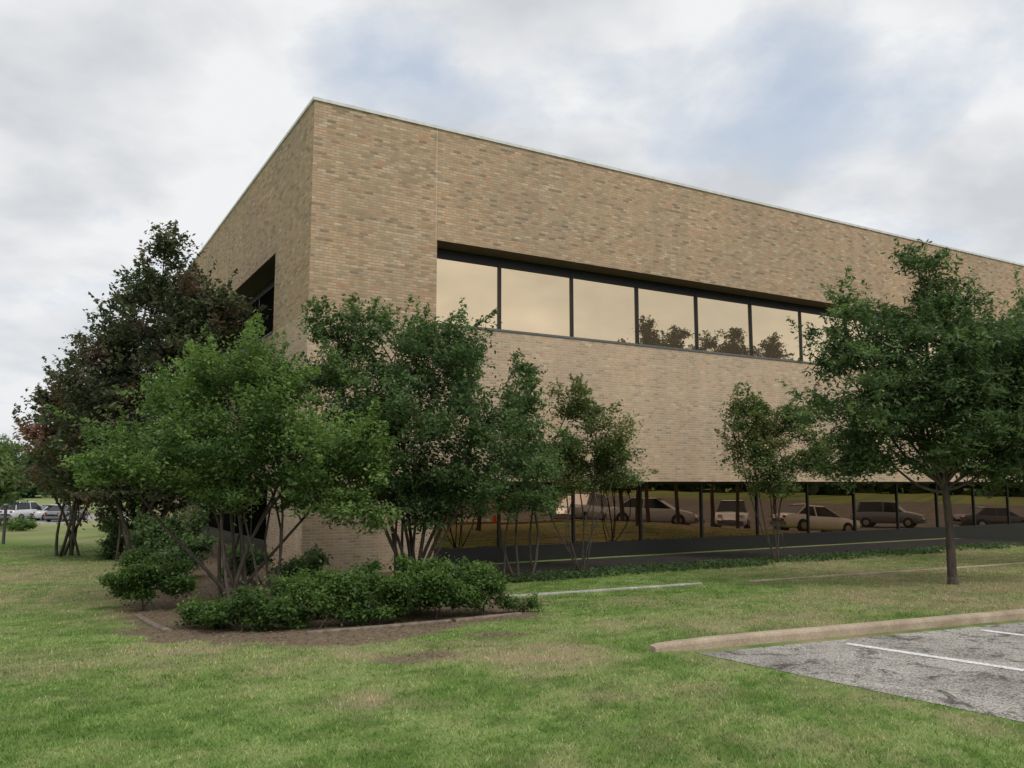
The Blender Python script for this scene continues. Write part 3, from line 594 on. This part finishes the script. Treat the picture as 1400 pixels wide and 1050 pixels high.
# ------------------------------------------------------------------ cars
def paint(name, c):
    m, nt, p, o = newmat(name); co = objco(nt)
    nt.links.new(ramp(nt, noise(nt, co, 2, 2), [(.3, [v * .92 for v in c]), (.7, c)]), p.inputs['Base Color'])
    p.inputs['Roughness'].default_value = .3; p.inputs['Coat Weight'].default_value = .6; return m
PW = paint('car_paint_white', (.86, .86, .86)); PS = paint('car_paint_silver', (.55, .56, .57)); PD = paint('car_paint_dark', (.04, .045, .055)); PG = paint('car_paint_grey', (.16, .17, .18))
CGL = simple('car_glass', (.015, .018, .02), .08); TY = simple('tyre_rubber', (.02, .02, .02), .9); RIM = simple('wheel_rim', (.4, .4, .41), .35, .8); LAMP = simple('headlamp_lens', (.75, .76, .78), .15); TAIL = simple('tail_lamp_lens', (.35, .02, .02), .25)
CAR = {}
def carmesh(kind):
    if kind in CAR: return CAR[kind]
    suv = kind == 'suv'; zb = .30 if suv else .22; belt = 1.02 if suv else .90; top = 1.72 if suv else 1.45
    st = [(-2.28, .62, zb + .15, .62, .66), (-2.2, .78, zb + .05, belt - .12, belt - .06), (-1.95, .86, zb, belt - .02, belt + .02), (-1.35, .9, zb, belt, belt + .02), (0, .91, zb, belt, belt + .01), (.95, .9, zb, belt, belt + .01),
          (1.35, .89, zb, belt - .07, belt - .01), (1.85, .86, zb, belt - .16, belt - .1), (2.15, .78, zb + .03, belt - .24, belt - .2), (2.3, .6, zb + .12, .5, .55)]
    V = []; F = []
    for (x, w, z0, zs, zt) in st:
        half = [(w * .9, z0), (w, z0 + .12), (w * 1.0, (z0 + zs) / 2), (w * .97, zs), (w * .8, zt), (0, zt + .03)]
        for (y, z) in half: V.append((x, y, z))
        for (y, z) in half[-2::-1]: V.append((x, -y, z))
    m = 11
    for i in range(len(st) - 1):
        for j in range(m): F.append((i * m + j, i * m + (j + 1) % m, (i + 1) * m + (j + 1) % m, (i + 1) * m + j))
    F.append(tuple(range(m))); F.append(tuple(range((len(st) - 1) * m, len(st) * m))[::-1])
    bf, bb, tf, tb = (1.15, -2.05 if suv else -1.75, .35, -1.85 if suv else -1.05)
    GV = [(bf, -.82, belt), (bf, .82, belt), (bb, .82, belt), (bb, -.82, belt), (tf, -.64, top - .05), (tf, .64, top - .05), (tb, .64, top - .05), (tb, -.64, top - .05)]
    GF = [(0, 1, 5, 4), (1, 2, 6, 5), (2, 3, 7, 6), (3, 0, 4, 7)]
    RV = [(tf + .05, -.66, top - .05), (tf + .05, .66, top - .05), (tb - .05, .66, top - .05), (tb - .05, -.66, top - .05), (tf - .15, -.5, top), (tf - .15, .5, top), (tb + .15, .5, top), (tb + .15, -.5, top)]
    RF = [(0, 1, 5, 4), (1, 2, 6, 5), (2, 3, 7, 6), (3, 0, 4, 7), (4, 5, 6, 7), (3, 2, 1, 0)]
    for s in (-1, 1):
        for (b0, t0_, wd) in ((bf, tf, .07), (-.3, -.3, .08), (bb, tb, .12)):
            i = len(RV); sg = 1 if b0 != bb else -1
            RV += [(b0, s * .835, belt - .01), (b0 - sg * wd, s * .835, belt - .01), (t0_ - sg * wd, s * .655, top - .04), (t0_, s * .655, top - .04)]
            RF.append((i, i + 1, i + 2, i + 3))
    def mk(nm, V, F, smooth=False):
        me = bpy.data.meshes.new(nm); me.from_pydata(V, [], F); me.update()
        if smooth: me.polygons.foreach_set('use_smooth', [True] * len(F))
        return me
    def disc(r, w):
        V = []; F = []; n = 20
        prof = [(0, w * .5), (r * .8, w * .5), (r, w * .3), (r, -w * .3), (r * .8, -w * .5), (0, -w * .5)]
        for (rr, yy) in prof:
            for k in range(n): a = 2 * math.pi * k / n; V.append((rr * math.cos(a), yy, rr * math.sin(a)))
        for i in range(len(prof) - 1):
            for k in range(n): F.append((i * n + k, i * n + (k + 1) % n, (i + 1) * n + (k + 1) % n, (i + 1) * n + k))
        return V, F
    tyre = mk('tyre', *disc(.34, .22), True); rim = mk('rim', *disc(.21, .235))
    def bx(nm, a, b): V = []; F = []; box(V, F, a, b); return mk(nm, V, F)
    CAR[kind] = dict(body=mk('body', V, F, True), glass=mk('window', GV, GF), roof=mk('roof', RV, RF), tyre=tyre, rim=rim,
                     hl=bx('headlight', (2.08, -.12, -.06), (2.22, .12, .06)), tl=bx('taillight', (-2.27, -.1, -.07), (-2.16, .1, .07)), bp=bx('bumper', (-2.33, -.7, -.08), (2.36, .7, .08)), belt=belt)
    return CAR[kind]
def car(x, y, head, kind, pm, label, group, z=None):
    M = carmesh(kind); z = Hf(x, y) if z is None else z
    e = empty('parked_car', (x, y, z), label, 'car', group)
    hx, hy = math.cos(head), math.sin(head)
    dz = (Hf(x + hx, y + hy) - Hf(x - hx, y - hy)) / 2; dzs = (Hf(x - hy, y + hx) - Hf(x + hy, y - hx)) / 2
    e.rotation_mode = 'XYZ'; e.rotation_euler = (math.atan(dzs), -math.atan(dz), head)
    def put(nm, me, mat, loc, par=e):
        o = bpy.data.objects.new(nm, me)
        if not me.materials: me.materials.append(mat)
        o.location = loc; link(o, par)
        o.material_slots[0].link = 'OBJECT'; o.material_slots[0].material = mat
        return o
    put('body', M['body'], pm, (0, 0, 0)); put('window', M['glass'], CGL, (0, 0, 0)); put('roof', M['roof'], pm, (0, 0, 0)); put('bumper', M['bp'], PG, (0, 0, .42))
    for sx in (-1.38, 1.42):
        for sy in (-.82, .82):
            w = put('wheel', M['tyre'], TY, (sx, sy, .34)); put('rim', M['rim'], RIM, (0, 0, 0), w)
    for sy in (-.58, .58):
        put('headlight', M['hl'], LAMP, (0, sy, M['belt'] - .22)); put('taillight', M['tl'], TAIL, (0, sy, M['belt'] - .16))
hd = math.atan2(DR[1], DR[0])
G1 = "cars parked across the lot, mirrored in the lower windows"; G2 = "cars parked in the distant lot"
for (ra, pp, kd, pm, dh, lb) in ((.70, 21, 'suv', PS, 2.6, "silver sport utility car parked on the asphalt lot"), (.835, 17, 'sedan', PS, .9, "silver sedan parked on the asphalt lot"),
                                 (.995, 18, 'suv', PW, 2.4, "white sport utility car parked on the asphalt lot"), (1.19, 13, 'sedan', PW, .25, "white sedan parked on the asphalt lot"),
                                 (1.40, 19, 'suv', PG, 1.1, "grey sport utility car parked on the asphalt lot"), (1.74, 15, 'sedan', PD, .6, "dark sedan parked on the asphalt lot")):
    x, y = refl(ra, pp); car(x, y, hd + dh, kd, pm, lb, G1)
for (x, y, kd, pm, dh, lb) in ((-47.5, 79, 'sedan', PW, 1.2, "white sedan in the distant parking lot"), (-44.8, 77, 'suv', PS, 1.3, "silver sport utility car in the distant parking lot"), (-42.5, 78, 'sedan', PS, .9, "silver sedan in the distant parking lot"),
                              (-50.5, 82, 'suv', PD, 1.2, "dark sport utility car in the distant parking lot"), (-40.5, 76, 'sedan', PG, 1.5, "grey sedan in the distant parking lot")):
    car(x, y, dh, kd, pm, lb, G2)
zf = -0.18 - 1.7 + .004
o = pymesh('parking_lot', [(-120, 70, zf), (-38, 70, zf), (-38, 92, zf), (-120, 92, zf)], [(0, 1, 2, 3)], ASPH); o["kind"] = "structure"

# traffic cones
ORG = simple('cone_orange', (.85, .12, .02), .5); WB = simple('cone_band', (.7, .7, .68), .5)
for (x, y) in ((10.8, 12.0), (9.6, 10.4)):
    e = empty('traffic_cone', (x, y, Hf(x, y) + .004), "orange traffic cone standing near the kerb", 'traffic cone', "orange traffic cones")
    def ring(prof):
        V = []; F = []; n = 20
        for (r, z) in prof:
            for k in range(n): a = 6.28318 * k / n; V.append((r * math.cos(a), r * math.sin(a), z))
        for i in range(len(prof) - 1):
            for k in range(n): F.append((i * n + k, i * n + (k + 1) % n, (i + 1) * n + (k + 1) % n, (i + 1) * n + k))
        F.append(tuple(range((len(prof) - 1) * n, len(prof) * n))); return V, F
    pymesh('cone_body', *ring([(.14, .03), (.13, .05), (.03, .7), (.02, .71)]), ORG, e, True)
    pymesh('reflective_band', *ring([(.098, .3), (.076, .43)]), WB, e, True)
    V = []; F = []; box(V, F, (-.18, -.18, 0), (.18, .18, .03)); pymesh('base', V, F, ORG, e)

# slim post far left
x, y = -14.75, 24.3
e = empty('lawn_post', (x, y, Hf(x, y)), "slim dark metal post standing on the lawn", 'post')
DM = simple('dark_galvanised', (.07, .07, .07), .5, .3)
V = []; F = []; box(V, F, (-.03, -.03, -.1), (.03, .03, 1.12)); pymesh('post', V, F, DM, e)
V = []; F = []; box(V, F, (-.045, -.045, 1.121), (.045, .045, 1.16)); pymesh('cap', V, F, simple('cap_grey', (.35, .35, .35), .5), e)

# ------------------------------------------------------------------ world
w = bpy.data.worlds.new('World'); scene.world = w; w.use_nodes = True; nt = w.node_tree; nt.nodes.clear()
out = nt.nodes.new('ShaderNodeOutputWorld')
SE, SA = math.radians(52), math.radians(145)
sky = nt.nodes.new('ShaderNodeTexSky'); sky.sky_type = 'NISHITA'; sky.sun_disc = False; sky.sun_elevation = SE; sky.sun_rotation = SA
sky.air_density = 1.0; sky.dust_density = 3.0
bg1 = nt.nodes.new('ShaderNodeBackground'); bg1.inputs[1].default_value = .15; nt.links.new(sky.outputs[0], bg1.inputs[0])
tc = nt.nodes.new('ShaderNodeTexCoord'); gen = tc.outputs['Generated']; sx = nt.nodes.new('ShaderNodeSeparateXYZ'); nt.links.new(gen, sx.inputs[0])
zz = mth(nt, 'ADD', mth(nt, 'MAXIMUM', sx.outputs[2], 0.0), .30)
cb = nt.nodes.new('ShaderNodeCombineXYZ'); nt.links.new(mth(nt, 'DIVIDE', sx.outputs[0], zz), cb.inputs[0]); nt.links.new(mth(nt, 'DIVIDE', sx.outputs[1], zz), cb.inputs[1])
cb.inputs[2].default_value = 6.2
cov = noise(nt, cb.outputs[0], 3.2, 7, .56, .1)
def gap(d, r):
    v = nt.nodes.new('ShaderNodeVectorMath'); v.operation = 'SUBTRACT'; nt.links.new(gen, v.inputs[0]); v.inputs[1].default_value = d
    s = nt.nodes.new('ShaderNodeVectorMath'); s.operation = 'MULTIPLY'; nt.links.new(v.outputs[0], s.inputs[0]); s.inputs[1].default_value = (1, 1, 2.4)
    l = nt.nodes.new('ShaderNodeVectorMath'); l.operation = 'LENGTH'; nt.links.new(s.outputs[0], l.inputs[0])
    return ramp(nt, mth(nt, 'DIVIDE', l.outputs['Value'], r), [(0, 1.0), (1, 0.0)])
gsum = mth(nt, 'ADD', gap((.42, .81, .42), .36), mth(nt, 'ADD', gap((-.09, .88, .455), .24), mth(nt, 'MULTIPLY', gap((.16, .885, .44), .22), .9)))
cv = mth(nt, 'SUBTRACT', mth(nt, 'ADD', cov, .12), mth(nt, 'MULTIPLY', gsum, .24))
fac = ramp(nt, cv, [(.28, .66), (.42, .82), (.56, 1.0)])
shade = noise(nt, cb.outputs[0], 3.0, 6, .50, .1)
ccol = ramp(nt, shade, [(.36, (.62, .645, .675)), (.48, (.75, .765, .79)), (.60, (.88, .89, .90))])
# where the deck thins the veil is bluer
thin = ramp(nt, cv, [(.32, .9), (.54, 0.0)])
ccol = mix(nt, thin, ccol, (.66, .735, .83))
hz = ramp(nt, sx.outputs[2], [(0.0, .55), (.30, 0.0)])
ccol = mix(nt, hz, ccol, (.80, .82, .84))
bg2 = nt.nodes.new('ShaderNodeBackground'); nt.links.new(ccol, bg2.inputs[0]); bg2.inputs[1].default_value = 1.0
ms = nt.nodes.new('ShaderNodeMixShader'); nt.links.new(fac, ms.inputs[0]); nt.links.new(bg1.outputs[0], ms.inputs[1]); nt.links.new(bg2.outputs[0], ms.inputs[2]); nt.links.new(ms.outputs[0], out.inputs[0])

sd = bpy.data.lights.new('sun', 'SUN'); sd.energy = 1.5; sd.angle = math.radians(20); sd.color = (1, .96, .9)
so = bpy.data.objects.new('sun', sd); link(so)
dirv = Vector((math.sin(SA) * math.cos(SE), math.cos(SA) * math.cos(SE), math.sin(SE)))
so.rotation_euler = dirv.to_track_quat('Z', 'Y').to_euler()

# ------------------------------------------------------------------ camera
cd = bpy.data.cameras.new('camera'); cd.sensor_width = 36; cd.sensor_fit = 'HORIZONTAL'; cd.lens = 36 * 1128 / 1400; cd.clip_end = 5000
co_ = bpy.data.objects.new('camera', cd); link(co_); co_.location = (0, 0, 1.6); co_.rotation_euler = (math.radians(90 + 6.8), 0, 0)
scene.camera = co_
scene.view_settings.view_transform = 'Standard'; scene.view_settings.look = 'None'; scene.view_settings.exposure = 0
